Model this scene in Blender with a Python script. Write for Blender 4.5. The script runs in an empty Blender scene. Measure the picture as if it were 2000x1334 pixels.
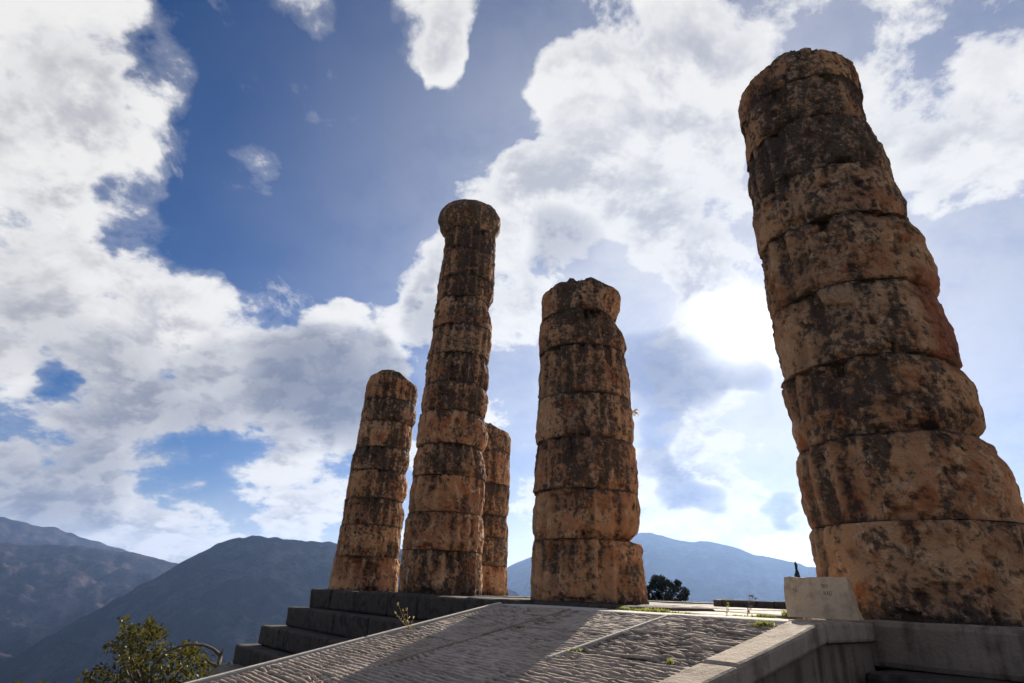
import bpy, math, random
import numpy as np
from mathutils import Matrix, Vector

# ------------------------------------------------------------------ camera, sky, sun
scene = bpy.context.scene
EYE = 0.11
PITCH = math.atan(490.0 / 1162.0)
ROLL = 0.038
cam_data = bpy.data.cameras.new('camera')
cam = bpy.data.objects.new('camera', cam_data)
scene.collection.objects.link(cam)
cam_data.sensor_width = 36.0
cam_data.lens = 1162.0 / 2000.0 * 36.0
cam_data.clip_start = 0.05
cam_data.clip_end = 40000.0
_n = math.hypot(1, ROLL)
R0 = Vector((1, 0, 0)); U0 = Vector((0, -math.sin(PITCH), math.cos(PITCH))); F0 = Vector((0, math.cos(PITCH), math.sin(PITCH)))
XC = (R0 + ROLL * U0) / _n; YC = (U0 - ROLL * R0) / _n; ZC = -F0
m = Matrix((XC, YC, ZC)).transposed().to_4x4(); m.translation = (0, 0, EYE)
cam.matrix_world = m
scene.camera = cam

SUN_AZ, SUN_EL = math.radians(22.8), math.radians(23.2)
SUN = Vector((math.sin(SUN_AZ) * math.cos(SUN_EL), math.cos(SUN_AZ) * math.cos(SUN_EL), math.sin(SUN_EL)))
sun_data = bpy.data.lights.new('sun', 'SUN')
sun_data.energy = 5.0
sun_data.angle = math.radians(0.55)
sun_data.color = (1.0, 0.90, 0.76)
sun = bpy.data.objects.new('sun', sun_data)
scene.collection.objects.link(sun)
sun.rotation_euler = SUN.to_track_quat('Z', 'Y').to_euler()

vs = scene.view_settings
vs.view_transform = 'Standard'; vs.look = 'None'; vs.exposure = 1.0; vs.gamma = 1.0; vs.use_curve_mapping = False
scene.cycles.use_denoising = True
scene.cycles.use_adaptive_sampling = True
scene.cycles.adaptive_threshold = 0.02
scene.cycles.max_bounces = 6
scene.cycles.diffuse_bounces = 3
scene.cycles.volume_bounces = 1
scene.cycles.transparent_max_bounces = 8


class NB:
    """Small helper for writing node trees as expressions."""
    def __init__(self, tree):
        self.t = tree; self.n = tree.nodes; self.l = tree.links
    def put(self, sock, v):
        if v is None: return
        if isinstance(v, bpy.types.NodeSocket): self.l.new(v, sock)
        else: sock.default_value = v
    def m(self, op, a, b=None, c=None, clamp=False):
        n = self.n.new('ShaderNodeMath'); n.operation = op; n.use_clamp = clamp
        for i, v in enumerate((a, b, c)): self.put(n.inputs[i], v)
        return n.outputs[0]
    def v(self, op, a, b=None, s=None):
        n = self.n.new('ShaderNodeVectorMath'); n.operation = op
        self.put(n.inputs[0], a); self.put(n.inputs[1], b)
        if s is not None: self.put(n.inputs['Scale'], s)
        return n.outputs['Value'] if op in ('DOT_PRODUCT', 'LENGTH', 'DISTANCE') else n.outputs[0]
    def ss(self, x, lo, hi, a=0.0, b=1.0, kind='SMOOTHSTEP'):
        n = self.n.new('ShaderNodeMapRange'); n.interpolation_type = kind
        self.put(n.inputs['Value'], x)
        for k, q in (('From Min', lo), ('From Max', hi), ('To Min', a), ('To Max', b)): self.put(n.inputs[k], q)
        return n.outputs[0]
    def noise(self, vec, scale, detail=5.0, rough=0.55, dist=0.0, color=False):
        n = self.n.new('ShaderNodeTexNoise')
        self.put(n.inputs['Vector'], vec); self.put(n.inputs['Scale'], scale)
        n.inputs['Detail'].default_value = detail; n.inputs['Roughness'].default_value = rough; n.inputs['Distortion'].default_value = dist
        return n.outputs['Color'] if color else n.outputs['Fac']
    def voro(self, vec, scale, feature='F1', rand=1.0):
        n = self.n.new('ShaderNodeTexVoronoi'); n.feature = feature
        self.put(n.inputs['Vector'], vec); n.inputs['Scale'].default_value = scale; n.inputs['Randomness'].default_value = rand
        return n.outputs['Distance']
    def mix(self, f, a, b, blend='MIX'):
        n = self.n.new('ShaderNodeMix'); n.data_type = 'RGBA'; n.blend_type = blend
        self.put(n.inputs[0], f)
        for i, q in ((6, a), (7, b)):
            if isinstance(q, tuple) and len(q) == 3: q = (*q, 1.0)
            self.put(n.inputs[i], q)
        return n.outputs[2]
    def sep(self, vec):
        n = self.n.new('ShaderNodeSeparateXYZ'); self.put(n.inputs[0], vec); return n.outputs
    def comb(self, x, y, z):
        n = self.n.new('ShaderNodeCombineXYZ')
        for i, q in enumerate((x, y, z)): self.put(n.inputs[i], q)
        return n.outputs[0]


def build_world():
    w = bpy.data.worlds.new('World'); scene.world = w; w.use_nodes = True
    w.cycles.sampling_method = 'MANUAL'; w.cycles.sample_map_resolution = 512
    t = w.node_tree; t.nodes.clear(); q = NB(t)
    out = t.nodes.new('ShaderNodeOutputWorld'); bg = t.nodes.new('ShaderNodeBackground')
    t.links.new(bg.outputs[0], out.inputs[0]); bg.inputs['Strength'].default_value = 0.05
    sky = t.nodes.new('ShaderNodeTexSky'); sky.sky_type = 'NISHITA'; sky.sun_disc = False
    sky.sun_elevation = SUN_EL; sky.sun_rotation = SUN_AZ
    sky.altitude = 600; sky.air_density = 1.0; sky.dust_density = 0.3; sky.ozone_density = 3.0
    d = t.nodes.new('ShaderNodeTexCoord').outputs['Generated']
    d = q.v('NORMALIZE', d)
    x, y, z = q.sep(d)
    zz = q.m('ADD', q.m('MAXIMUM', z, 0.0), 0.46)
    p = q.comb(q.m('DIVIDE', x, zz), q.m('DIVIDE', y, zz), 0.37)
    warp = q.v('SUBTRACT', q.noise(p, 4.2, 4.0, 0.62, color=True), (0.5, 0.5, 0.5))
    dw = q.v('NORMALIZE', q.v('ADD', d, q.v('SCALE', warp, s=0.18)))
    ds = q.v('NORMALIZE', q.v('ADD', d, q.v('SCALE', q.v('SUBTRACT', q.noise(p, 6.0, 2.0, 0.5, color=True), (0.5, 0.5, 0.5)), s=0.10)))
    sd = q.v('DOT_PRODUCT', d, tuple(SUN))
    # where the cloud banks, the clear lanes and the shaded cloud bellies stand in the sky: (bearing, elevation, radius, weight)
    banks = [(-17.8, 17.3, 7.0, 0.32), (-13.0, 17.4, 5.0, 0.25), (16.9, 19.1, 6.0, 0.25), (-46.2, 34.3, 14.0, 0.34), (-49.2, 38.5, 8.0, 0.22), (-42.4, 38.6, 6.0, 0.2), (-38.9, 19.6, 12.0, 0.34), (-43.1, 23.1, 9.0, 0.25), (-33.6, 19.4, 7.0, 0.22), (-28.0, 18.4, 8.0, 0.25), (-20.2, 19.8, 8.0, 0.25), (-39.1, 32.2, 3.6, 0.42), (-14.4, 20.1, 6.0, 0.22), (-8.4, 27.1, 6.0, 0.28), (-4.5, 33.2, 5.0, 0.2), (-33.1, 11.8, 8.0, 0.16), (-20.4, 11.0, 7.0, 0.16), (-36.8, 6.5, 8.0, 0.3), (-29.5, 4.6, 6.0, 0.26), (-19.9, 5.7, 7.0, 0.2), (-28.4, 48.1, 4.0, 0.3), (-13.4, 51.1, 6.0, 0.33), (-9.3, 47.3, 3.0, 0.32), (-29.2, 34.9, 3.0, 0.3), (-27.2, 41.3, 2.4, 0.22), (-32.9, 22.8, 3.0, 0.36), (15.1, 48.2, 10.0, 0.26), (8.4, 41.7, 9.0, 0.26), (17.4, 41.7, 9.0, 0.26), (5.3, 35.9, 8.0, 0.22), (19.2, 32.6, 8.0, 0.22), (21.1, 26.7, 6.0, 0.26), (38.9, 42.8, 11.0, 0.2), (42.9, 35.3, 11.0, 0.22), (17.0, 8.9, 8.0, 0.26), (5.4, 11.7, 8.0, 0.2), (21.1, 6.7, 8.0, 0.2), (-0.1, 26.2, 6.0, 0.2), (23.7, 17.7, 4.0, 0.2), (-18.1, 18.7, 6.0, 0.2), (17.4, 19.5, 5.0, 0.3), (16.2, 9.4, 4.0, 0.2), (24.6, 6.7, 2.0, 0.3)]
    lanes = [(-25.0, 41.3, 15.0, -0.5), (-32.4, 42.4, 10.0, -0.3), (-17.4, 32.6, 10.0, -0.42), (-31.8, 29.6, 8.0, -0.4), (-37.0, 36.1, 5.0, -0.28), (-38.0, 29.0, 4.0, -0.3), (-23.2, 25.4, 6.0, -0.34), (-3.8, 45.0, 6.0, -0.28), (2.5, 50.9, 5.0, -0.2), (-30.3, 9.5, 4.0, -0.26), (-24.6, 8.5, 5.0, -0.3), (-38.8, 13.7, 2.6, -0.3), (-45.8, 28.8, 3.0, -0.22), (7.6, 31.6, 5.0, -0.12), (12.7, 23.6, 3.0, -0.1), (26.5, 13.0, 7.0, -0.1), (35.3, 47.1, 5.0, -0.12), (41.4, 23.2, 10.0, -0.14), (46.4, 36.5, 4.0, -0.08), (-18.2, 8.5, 3.0, -0.12)]
    dark = [(-19.6, 16.6, 7.0, 0.5), (-14.7, 15.8, 6.0, 0.6), (-8.1, 23.7, 4.0, 0.3), (-35.4, 13.8, 6.0, 0.3), (21.7, 19.7, 3.4, 0.7), (15.4, 18.2, 4.0, 0.6), (-17.4, 17.8, 5.5, 0.9), (-21.7, 17.7, 3.5, 0.6), (-13.1, 18.3, 3.0, 0.6), (17.4, 19.1, 4.5, 1.2), (14.1, 21.1, 3.2, 0.9), (22.1, 19.0, 2.8, 1.0), (16.6, 9.2, 2.6, 1.0), (14.5, 11.5, 2.4, 0.7), (18.5, 8.3, 2.0, 0.8), (24.6, 6.7, 1.6, 0.9), (-36.6, 5.8, 6.0, 0.45), (-29.7, 10.2, 6.0, 0.25), (-27.2, 15.0, 5.0, 0.3), (5.3, 32.1, 4.0, 0.3), (-41.7, 17.9, 5.0, 0.15), (15.1, 14.5, 2.4, 0.6)]

    def field(lst, dw=dw, inner=0.0):
        tot = None
        for az, el, rad, wt in lst:
            a, e = math.radians(az), math.radians(el)
            c = (math.sin(a) * math.cos(e), math.cos(a) * math.cos(e), math.sin(e))
            k = q.ss(q.v('DOT_PRODUCT', dw, c), math.cos(math.radians(rad)), math.cos(math.radians(rad * inner)), 0.0, wt)
            tot = k if tot is None else q.m('ADD', tot, k)
        return tot
    cov = q.m('MINIMUM', field(banks), 0.30)
    cov = q.m('ADD', cov, q.m('MAXIMUM', field(lanes), -0.30))
    toward = tuple(Vector((SUN.x, SUN.y, 0)).normalized() * 0.040)
    n1 = q.noise(p, 5.6, 9.0, 0.62, 0.15)
    n1s = q.noise(q.v('ADD', p, toward), 5.6, 5.0, 0.62, 0.15)
    n2 = q.noise(p, 1.8, 3.0, 0.5)
    dens = q.m('ADD', q.m('ADD', q.m('MULTIPLY_ADD', n1, 1.5, -0.25), q.m('MULTIPLY', cov, 0.85)), q.m('MULTIPLY', q.m('SUBTRACT', n2, 0.42), 0.30))
    alpha = q.ss(dens, 0.49, 0.72)
    wisp = q.ss(dens, 0.36, 0.60, 0.0, 0.22)
    alpha = q.m('MAXIMUM', alpha, wisp)
    veil = q.m('ADD', q.m('MULTIPLY', q.m('POWER', q.m('MAXIMUM', sd, 0.0), 7.0), 0.74), q.ss(z, 0.16, 0.02, 0.0, 0.4))
    alpha = q.m('MAXIMUM', alpha, q.m('MULTIPLY', veil, q.ss(n1, 0.25, 0.6, 0.75, 1.15)), clamp=True)
    cir = q.ss(q.noise(q.v('ADD', q.v('MULTIPLY', p, (5.2, 2.6, 1.0)), (3.1, 7.7, 0.0)), 2.0, 7.0, 0.68, 0.15), 0.55, 0.76, 0.0, 0.75)
    alpha = q.m('MAXIMUM', alpha, q.m('MULTIPLY', cir, q.ss(cov, -0.40, -0.05, 0.35, 1.0)))
    thick = q.ss(dens, 0.60, 0.90)
    relief = q.ss(q.m('SUBTRACT', n1s, n1), -0.08, 0.12)
    dk = q.m('MULTIPLY', field(dark, ds), q.m('MULTIPLY', q.ss(n1, 0.30, 0.62, 0.55, 1.6), q.ss(relief, 0.1, 0.9, 0.65, 1.25)))
    dk = q.m('DIVIDE', dk, q.m('ADD', dk, 0.36))
    sa = q.m('MULTIPLY', thick, q.m('ADD', q.m('MULTIPLY', relief, 0.52), 0.03))
    dk = q.m('MULTIPLY', dk, 0.98)
    shade = q.m('SUBTRACT', q.m('ADD', sa, dk), q.m('MULTIPLY', sa, dk), clamp=True)
    pos = q.m('MAXIMUM', sd, 0.0)
    glow = q.m('POWER', pos, 16.0); core = q.m('POWER', pos, 700.0); wide = q.m('POWER', pos, 4.0)
    lit = q.m('ADD', q.m('MULTIPLY', glow, -0.9), 9.0)
    white = q.v('SCALE', (1.0, 0.985, 0.965), s=lit)
    grey = q.v('SCALE', (0.225, 0.265, 0.40), s=q.m('ADD', q.m('MULTIPLY', wide, 2.2), 5.6))
    cloud = q.mix(shade, white, grey)
    hs = t.nodes.new('ShaderNodeHueSaturation'); hs.inputs['Saturation'].default_value = 1.36; hs.inputs['Value'].default_value = 0.60
    t.links.new(sky.outputs[0], hs.inputs['Color'])
    blue = q.v('MULTIPLY', hs.outputs[0], (0.95, 0.92, 1.18))
    col = q.mix(alpha, blue, cloud)
    col = q.v('ADD', col, q.v('SCALE', (1.0, 0.97, 0.92), s=q.m('MULTIPLY', core, 15.0)))
    disc = q.ss(sd, math.cos(math.radians(1.1)), math.cos(math.radians(0.5)), 0.0, 100.0)
    col = q.v('ADD', col, q.v('SCALE', (1.0, 0.96, 0.88), s=disc))
    t.links.new(col, bg.inputs['Color'])


build_world()

# ------------------------------------------------------------------ helpers
rng = np.random.default_rng(7)
random.seed(7)
M0 = np.array([1.29, 9.7, 0.0]); EA = np.array([.6018, -.7986, 0.0]); NB_ = np.array([-.7986, -.6018, 0.0])


def W(a, b, z=0.0):
    """facade coordinates -> world: a along the colonnade, b out of the facade"""
    return M0 + a * EA + b * NB_ + np.array([0, 0, z])


def Wv(P):
    P = np.asarray(P, float)
    return M0 + P[:, :1] * EA + P[:, 1:2] * NB_ + P[:, 2:3] * np.array([0, 0, 1.0])


def _hash(ix, iy, iz, seed):
    h = (ix * 374761393 + iy * 668265263 + iz * 2147483647 + seed * 1274126177) & 0xFFFFFFFF
    h = ((h ^ (h >> 13)) * 1274126177) & 0xFFFFFFFF
    h = ((h ^ (h >> 15)) * 2246822519) & 0xFFFFFFFF
    return ((h ^ (h >> 16)) & 0xFFFFFF) / float(0xFFFFFF)


def vn(P, seed=0):
    P = np.asarray(P, float); i = np.floor(P).astype(np.int64); f = P - i
    u = f * f * f * (f * (f * 6 - 15) + 10)
    r = 0
    for dx in (0, 1):
        wx = u[:, 0] if dx else 1 - u[:, 0]
        for dy in (0, 1):
            wy = u[:, 1] if dy else 1 - u[:, 1]
            for dz in (0, 1):
                wz = u[:, 2] if dz else 1 - u[:, 2]
                r = r + wx * wy * wz * _hash(i[:, 0] + dx, i[:, 1] + dy, i[:, 2] + dz, seed)
    return r * 2 - 1


def fbm(P, octv=4, seed=0, gain=0.5, lac=2.03):
    P = np.asarray(P, float); a = 1.0; s = 0; tot = 0
    for k in range(octv):
        s = s + a * vn(P * lac ** k + 17.3 * k, seed + k); tot += a; a *= gain
    return s / tot


def sstep(x, lo, hi):
    t = np.clip((x - lo) / (hi - lo), 0, 1); return t * t * (3 - 2 * t)


def terr(n, k, w=.3):
    """terraced noise: hard ledges as on broken stone"""
    f = np.floor(n * k); t = n * k - f
    return (f + sstep(t, .5 - w / 2, .5 + w / 2)) / k


def make(name, verts, faces, mat, parent=None, origin=None, smooth=False, attrs=None, recalc=False):
    verts = np.asarray(verts, float)
    o = np.zeros(3) if origin is None else np.asarray(origin, float)
    me = bpy.data.meshes.new(name)
    me.from_pydata((verts - o).tolist(), [], [list(f) for f in faces]); me.update()
    if smooth: me.polygons.foreach_set('use_smooth', [True] * len(me.polygons))
    for k, v in (attrs or {}).items():
        at = me.attributes.new(k, 'FLOAT', 'POINT'); at.data.foreach_set('value', np.asarray(v, np.float32))
    if recalc:
        import bmesh
        bm = bmesh.new(); bm.from_mesh(me); bmesh.ops.recalc_face_normals(bm, faces=bm.faces); bm.to_mesh(me); bm.free()
    if mat: me.materials.append(mat)
    ob = bpy.data.objects.new(name, me); scene.collection.objects.link(ob)
    if parent is not None:
        ob.parent = parent; ob.location = Vector(o) - parent.location
    else:
        ob.location = Vector(o)
    return ob


def thing(name, loc, label, cat, group=None):
    e = bpy.data.objects.new(name, None); scene.collection.objects.link(e)
    e.location = Vector(loc); e.empty_display_size = 0.2
    e['label'] = label; e['category'] = cat
    if group: e['group'] = group
    return e


def tag(o, label, cat, group=None):
    o['label'] = label; o['category'] = cat
    if group: o['group'] = group
    return o


def rbox(dims, seg=(4, 4, 4), rnd=0.02):
    """box with softened edges, centred in x,y, standing on z=0"""
    ax = []
    for L, s in zip(dims, seg):
        r = min(rnd, L * 0.3)
        ax.append(np.concatenate(([0.0], np.linspace(r, L - r, s), [L])))
    n = [len(a) for a in ax]
    idx = {}; V = []; F = []
    def vid(i, j, k):
        key = (i, j, k)
        if key not in idx:
            e = [(i in (0, n[0] - 1)), (j in (0, n[1] - 1)), (k in (0, n[2] - 1))]
            p = np.array([ax[0][i], ax[1][j], ax[2][k]])
            if sum(e) >= 2:
                pull = rnd * (0.30 if sum(e) == 2 else 0.42)
                for c, (ii, nn) in enumerate(((i, n[0]), (j, n[1]), (k, n[2]))):
                    if e[c]: p[c] += pull if ii == 0 else -pull
            idx[key] = len(V); V.append(p - np.array([dims[0] / 2, dims[1] / 2, 0]))
        return idx[key]
    for k in (0, n[2] - 1):
        for i in range(n[0] - 1):
            for j in range(n[1] - 1):
                q = [vid(i, j, k), vid(i + 1, j, k), vid(i + 1, j + 1, k), vid(i, j + 1, k)]
                F.append(q if k else q[::-1])
    for j in (0, n[1] - 1):
        for i in range(n[0] - 1):
            for k in range(n[2] - 1):
                q = [vid(i, j, k), vid(i + 1, j, k), vid(i + 1, j, k + 1), vid(i, j, k + 1)]
                F.append(q[::-1] if j else q)
    for i in (0, n[0] - 1):
        for j in range(n[1] - 1):
            for k in range(n[2] - 1):
                q = [vid(i, j, k), vid(i, j + 1, k), vid(i, j + 1, k + 1), vid(i, j, k + 1)]
                F.append(q if i else q[::-1])
    return np.array(V), F


def block(name, a0, a1, b0, b1, z0, z1, mat, parent, rough=0.012, rnd=0.03, seed=0, slope=0.0, seg=None, tilt=0.0):
    """one dressed stone in facade coordinates, edges worn"""
    d = (a1 - a0, b1 - b0, z1 - z0)
    if seg is None: seg = tuple(int(np.clip(round(x / 0.16), 3, 12)) for x in d)
    V, F = rbox(d, seg, rnd)
    P = V + np.array([(a0 + a1) / 2, (b0 + b1) / 2, z0])
    n = np.stack([fbm(P * 3.1 + k * 31 + seed * 7.7, 4, seed + k) for k in range(3)], 1)
    ed = np.minimum(np.minimum(np.abs(V[:, 0] - d[0] / 2), np.abs(V[:, 0] + d[0] / 2)) + np.minimum(np.abs(V[:, 1] - d[1] / 2), np.abs(V[:, 1] + d[1] / 2)),
                    np.minimum(np.abs(V[:, 2]), np.abs(d[2] - V[:, 2])) + np.minimum(np.abs(V[:, 1] - d[1] / 2), np.abs(V[:, 1] + d[1] / 2)))
    amp = rough * (1 + 1.6 * np.exp(-ed / 0.05))
    P = P + n * np.minimum(amp, 0.055)[:, None] * np.array([.6, .6, .35 if slope == 0 else .2])
    if slope: P[:, 2] -= slope * (P[:, 1] - b0)
    if tilt: P[:, 2] += tilt * (P[:, 0] - (a0 + a1) / 2)
    Q = Wv(P); o = W((a0 + a1) / 2, (b0 + b1) / 2, z0 - slope * (b1 - b0) / 2)
    F2 = [f[::-1] for f in F]   # a,b,z is left-handed seen from above
    return make(name, Q, F2, mat, parent, o)


def tube(path, radii, seg=7):
    path = [np.asarray(p, float) for p in path]; V = []; F = []
    for i, p in enumerate(path):
        t = path[min(i + 1, len(path) - 1)] - path[max(i - 1, 0)]; t /= np.linalg.norm(t) + 1e-9
        r = np.cross(t, [0, 0, 1.0]);
        if np.linalg.norm(r) < 1e-3: r = np.cross(t, [1.0, 0, 0])
        r /= np.linalg.norm(r); u = np.cross(r, t)
        for k in range(seg):
            an = 2 * math.pi * k / seg; V.append(p + radii[i] * (math.cos(an) * r + math.sin(an) * u))
    for i in range(len(path) - 1):
        for k in range(seg):
            k2 = (k + 1) % seg; F.append([i * seg + k, i * seg + k2, (i + 1) * seg + k2, (i + 1) * seg + k])
    F.append(list(range(seg))[::-1]); F.append([(len(path) - 1) * seg + k for k in range(seg)])
    return V, F


class Acc:
    def __init__(self): self.V = []; self.F = []
    def add(self, V, F):
        o = len(self.V); self.V += [list(map(float, v)) for v in V]; self.F += [[i + o for i in f] for f in F]


# ------------------------------------------------------------------ materials
def new_mat(name):
    mt = bpy.data.materials.new(name); mt.use_nodes = True; t = mt.node_tree
    return mt, NB(t), t.nodes['Principled BSDF']


def bump(q, bsdf, height, strength, dist):
    n = q.n.new('ShaderNodeBump'); n.inputs['Strength'].default_value = strength; n.inputs['Distance'].default_value = dist
    q.put(n.inputs['Height'], height); q.l.new(n.outputs[0], bsdf.inputs['Normal'])


def obj_vec(q, spread=60.0):
    tc = q.n.new('ShaderNodeTexCoord'); oi = q.n.new('ShaderNodeObjectInfo')
    off = q.v('SCALE', (1.0, 0.73, 0.31), s=q.m('MULTIPLY', oi.outputs['Random'], spread))
    return q.v('ADD', tc.outputs['Object'], off), oi.outputs['Random'], tc.outputs['Object']


def attr(q, name):
    n = q.n.new('ShaderNodeAttribute'); n.attribute_name = name; return n.outputs['Fac']


def column_stone():
    mt, q, b = new_mat('weathered_limestone_column')
    v, rnd, ob = obj_vec(q)
    lich = attr(q, 'lichen'); arris_light = attr(q, 'arris_light'); fresh = attr(q, 'fresh'); groove = attr(q, 'groove')
    n1 = q.noise(v, 1.1, 6, .6); n2 = q.noise(v, 4.5, 8, .65, .4); n3 = q.noise(v, 16.0, 6, .7); n4 = q.noise(v, 60.0, 4, .7)
    vz = q.v('MULTIPLY', v, (1.0, 1.0, 0.16)); st = q.noise(vz, 5.5, 6, .62, .2)
    base = q.mix(q.ss(n1, .38, .62), (.51, .325, .19), (.35, .19, .11))
    base = q.mix(q.ss(q.m('FRACT', q.m('MULTIPLY', rnd, 7.3)), .45, .95, 0.0, 0.42), base, (.42, .32, .225))
    base = q.mix(q.ss(n2, .50, .62), base, (.55, .41, .28))
    base = q.mix(q.m('MULTIPLY', q.ss(n3, .54, .66), .6), base, (.58, .47, .35))
    base = q.mix(q.m('MULTIPLY', q.ss(q.noise(v, 2.6, 5, .6), .55, .66), .8), base, (.33, .135, .06))
    base = q.mix(q.ss(lich, .62, .38, 0.0, .55), base, q.v('MULTIPLY', base, (1.18, .98, .78)))
    base = q.v('MULTIPLY', base, (1.08, .97, .86))
    base = q.mix(q.ss(lich, .42, .58, 0.0, .45), base, q.v('MULTIPLY', base, (.80, .94, 1.12)))
    # black lichen crust: patches, streaks, pores
    a = q.m('ADD', q.m('MULTIPLY', n2, .45), q.m('MULTIPLY', st, .55))
    a = q.m('ADD', a, q.m('MULTIPLY', q.m('SUBTRACT', q.m('FRACT', q.m('MULTIPLY', rnd, 13.7)), .5), .055))
    a = q.m('ADD', a, q.m('MULTIPLY', q.m('SUBTRACT', n1, .5), .25))
    a = q.m('ADD', a, q.m('MULTIPLY', q.m('SUBTRACT', lich, .5), .42))
    a = q.m('ADD', a, q.m('MULTIPLY', q.m('SUBTRACT', n3, .5), .75))
    a = q.m('ADD', a, q.m('MULTIPLY', groove, .13))  # more crust in the flute hollows: shade put into the colour
    crust = q.m('ADD', q.ss(a, .40, .60, 0, .72), q.m('MULTIPLY', q.ss(q.m('ADD', a, q.m('MULTIPLY', q.m('SUBTRACT', n4, .5), .5)), .47, .56), .28))
    pores = q.m('MULTIPLY', q.ss(n4, .56, .68), .6)
    crust = q.m('MULTIPLY', q.m('MAXIMUM', crust, pores), q.m('SUBTRACT', 1.0, fresh), clamp=True)
    dark = q.mix(q.ss(n4, .3, .7), (.026, .020, .017), (.085, .062, .046))
    col = q.mix(q.m('MULTIPLY', crust, .90), base, dark)
    col = q.mix(q.m('MULTIPLY', arris_light, q.ss(n3, .35, .6, .25, .8)), col, (.44, .33, .225))  # pale flute edges: side light painted into the stone colour
    pale = q.m('MULTIPLY', q.ss(q.noise(v, 22.0, 3, .5), .66, .72), q.ss(lich, .1, .5, .2, .8))
    col = q.mix(pale, col, (.42, .38, .31))
    col = q.mix(q.m('MULTIPLY', fresh, q.ss(n2, .15, .5, .5, .95)), col, q.mix(q.ss(n3, .3, .7), (.36, .13, .065), (.23, .075, .04)))
    col = q.mix(q.m('MULTIPLY', groove, .55), col, (.05, .038, .03))  # flute hollows, pits and cuts painted darker as shade; joints dark too
    q.l.new(col, b.inputs['Base Color'])
    b.inputs['Roughness'].default_value = .92; b.inputs['Specular IOR Level'].default_value = .2
    pit = q.ss(q.voro(q.v('ADD', v, q.v('SCALE', q.noise(v, 9.0, 3, .5, color=True), s=.2)), 13.0), .0, .35)
    h = q.m('ADD', q.m('ADD', q.m('MULTIPLY', n2, .8), q.m('MULTIPLY', n3, .55)), q.m('ADD', q.m('MULTIPLY', n4, .22), q.m('MULTIPLY', pit, .25)))
    bump(q, b, h, 1.0, .05)
    return mt


def block_stone(name, c1, c2, stain, stain_amt, streak=0.0, bd=.02, groove=False):
    mt, q, b = new_mat(name)
    v, rnd, ob = obj_vec(q)
    n1 = q.noise(v, 1.6, 6, .6); n2 = q.noise(v, 7.0, 8, .65); n3 = q.noise(v, 40.0, 4, .7)
    col = q.mix(q.ss(n1, .35, .65), c1, c2)
    col = q.mix(q.ss(rnd, 0, 1, 0, .35), col, tuple(x * .72 for x in c1))
    col = q.mix(q.ss(n3, .45, .75, 0, .35), col, tuple(min(1, x * 1.4) for x in c2))
    s = q.m('ADD', q.m('MULTIPLY', n2, .6), q.m('MULTIPLY', n1, .4))
    if streak:
        s = q.m('ADD', q.m('MULTIPLY', s, 1 - streak), q.m('MULTIPLY', q.noise(q.v('MULTIPLY', v, (1, 1, .09)), 7.0, 5, .6), streak))
    col = q.mix(q.ss(s, .46, .62, 0, stain_amt), col, stain)
    col = q.mix(q.m('MULTIPLY', q.ss(n3, .60, .70), .5), col, tuple(x * .35 for x in c1))
    if groove: col = q.mix(q.m('MULTIPLY', attr(q, 'groove'), q.ss(n2, .3, .6, .75, 1.0)), col, (.035, .029, .024))  # shade of the rib grooves painted into the stone colour, plus dark joints
    q.l.new(col, b.inputs['Base Color']); b.inputs['Roughness'].default_value = .9; b.inputs['Specular IOR Level'].default_value = .25
    bump(q, b, q.m('ADD', q.m('MULTIPLY', n2, .8), q.m('MULTIPLY', n3, .4)), .9, bd)
    return mt


def flat(name, col, rough=.9, var=.3, scale=8.0):
    mt, q, b = new_mat(name)
    v, rnd, ob = obj_vec(q)
    n = q.noise(v, scale, 5, .6)
    q.l.new(q.mix(q.ss(n, .3, .7), tuple(c * (1 - var) for c in col), tuple(c * (1 + var) for c in col)), b.inputs['Base Color'])
    b.inputs['Roughness'].default_value = rough
    return mt


def leaf_mat(name, c1, c2, trans=.45):
    mt = bpy.data.materials.new(name); mt.use_nodes = True; t = mt.node_tree; q = NB(t)
    t.nodes.remove(t.nodes['Principled BSDF']); out = t.nodes['Material Output']
    g = t.nodes.new('ShaderNodeNewGeometry')
    col = q.mix(g.outputs['Random Per Island'], c1, c2)
    d = t.nodes.new('ShaderNodeBsdfDiffuse'); tr = t.nodes.new('ShaderNodeBsdfTranslucent'); gl = t.nodes.new('ShaderNodeBsdfGlossy')
    q.l.new(col, d.inputs[0]); q.l.new(q.mix(.6, col, tuple(min(1, x * 1.6) for x in c2)), tr.inputs[0]); gl.inputs['Roughness'].default_value = .45
    m1 = t.nodes.new('ShaderNodeMixShader'); m1.inputs[0].default_value = trans; q.l.new(d.outputs[0], m1.inputs[1]); q.l.new(tr.outputs[0], m1.inputs[2])
    m2 = t.nodes.new('ShaderNodeMixShader'); m2.inputs[0].default_value = .02; q.l.new(m1.outputs[0], m2.inputs[1]); q.l.new(gl.outputs[0], m2.inputs[2])
    q.l.new(m2.outputs[0], out.inputs[0])
    return mt


def mountain_mat(name, c1, c2, scale):
    mt, q, b = new_mat(name)
    g = q.n.new('ShaderNodeNewGeometry'); v = g.outputs['Position']
    n1 = q.noise(v, scale, 8, .65); n2 = q.noise(v, scale * 9, 6, .7); n3 = q.noise(v, scale * .25, 4, .5)
    f = q.m('ADD', q.m('ADD', q.m('MULTIPLY', n1, .45), q.m('MULTIPLY', n2, .35)), q.m('MULTIPLY', n3, .2))
    q.l.new(q.mix(q.ss(f, .46, .62), c1, c2), b.inputs['Base Color'])
    b.inputs['Roughness'].default_value = 1.0; b.inputs['Specular IOR Level'].default_value = 0.0
    bump(q, b, n2, .8, .06 / scale)
    return mt


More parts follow.
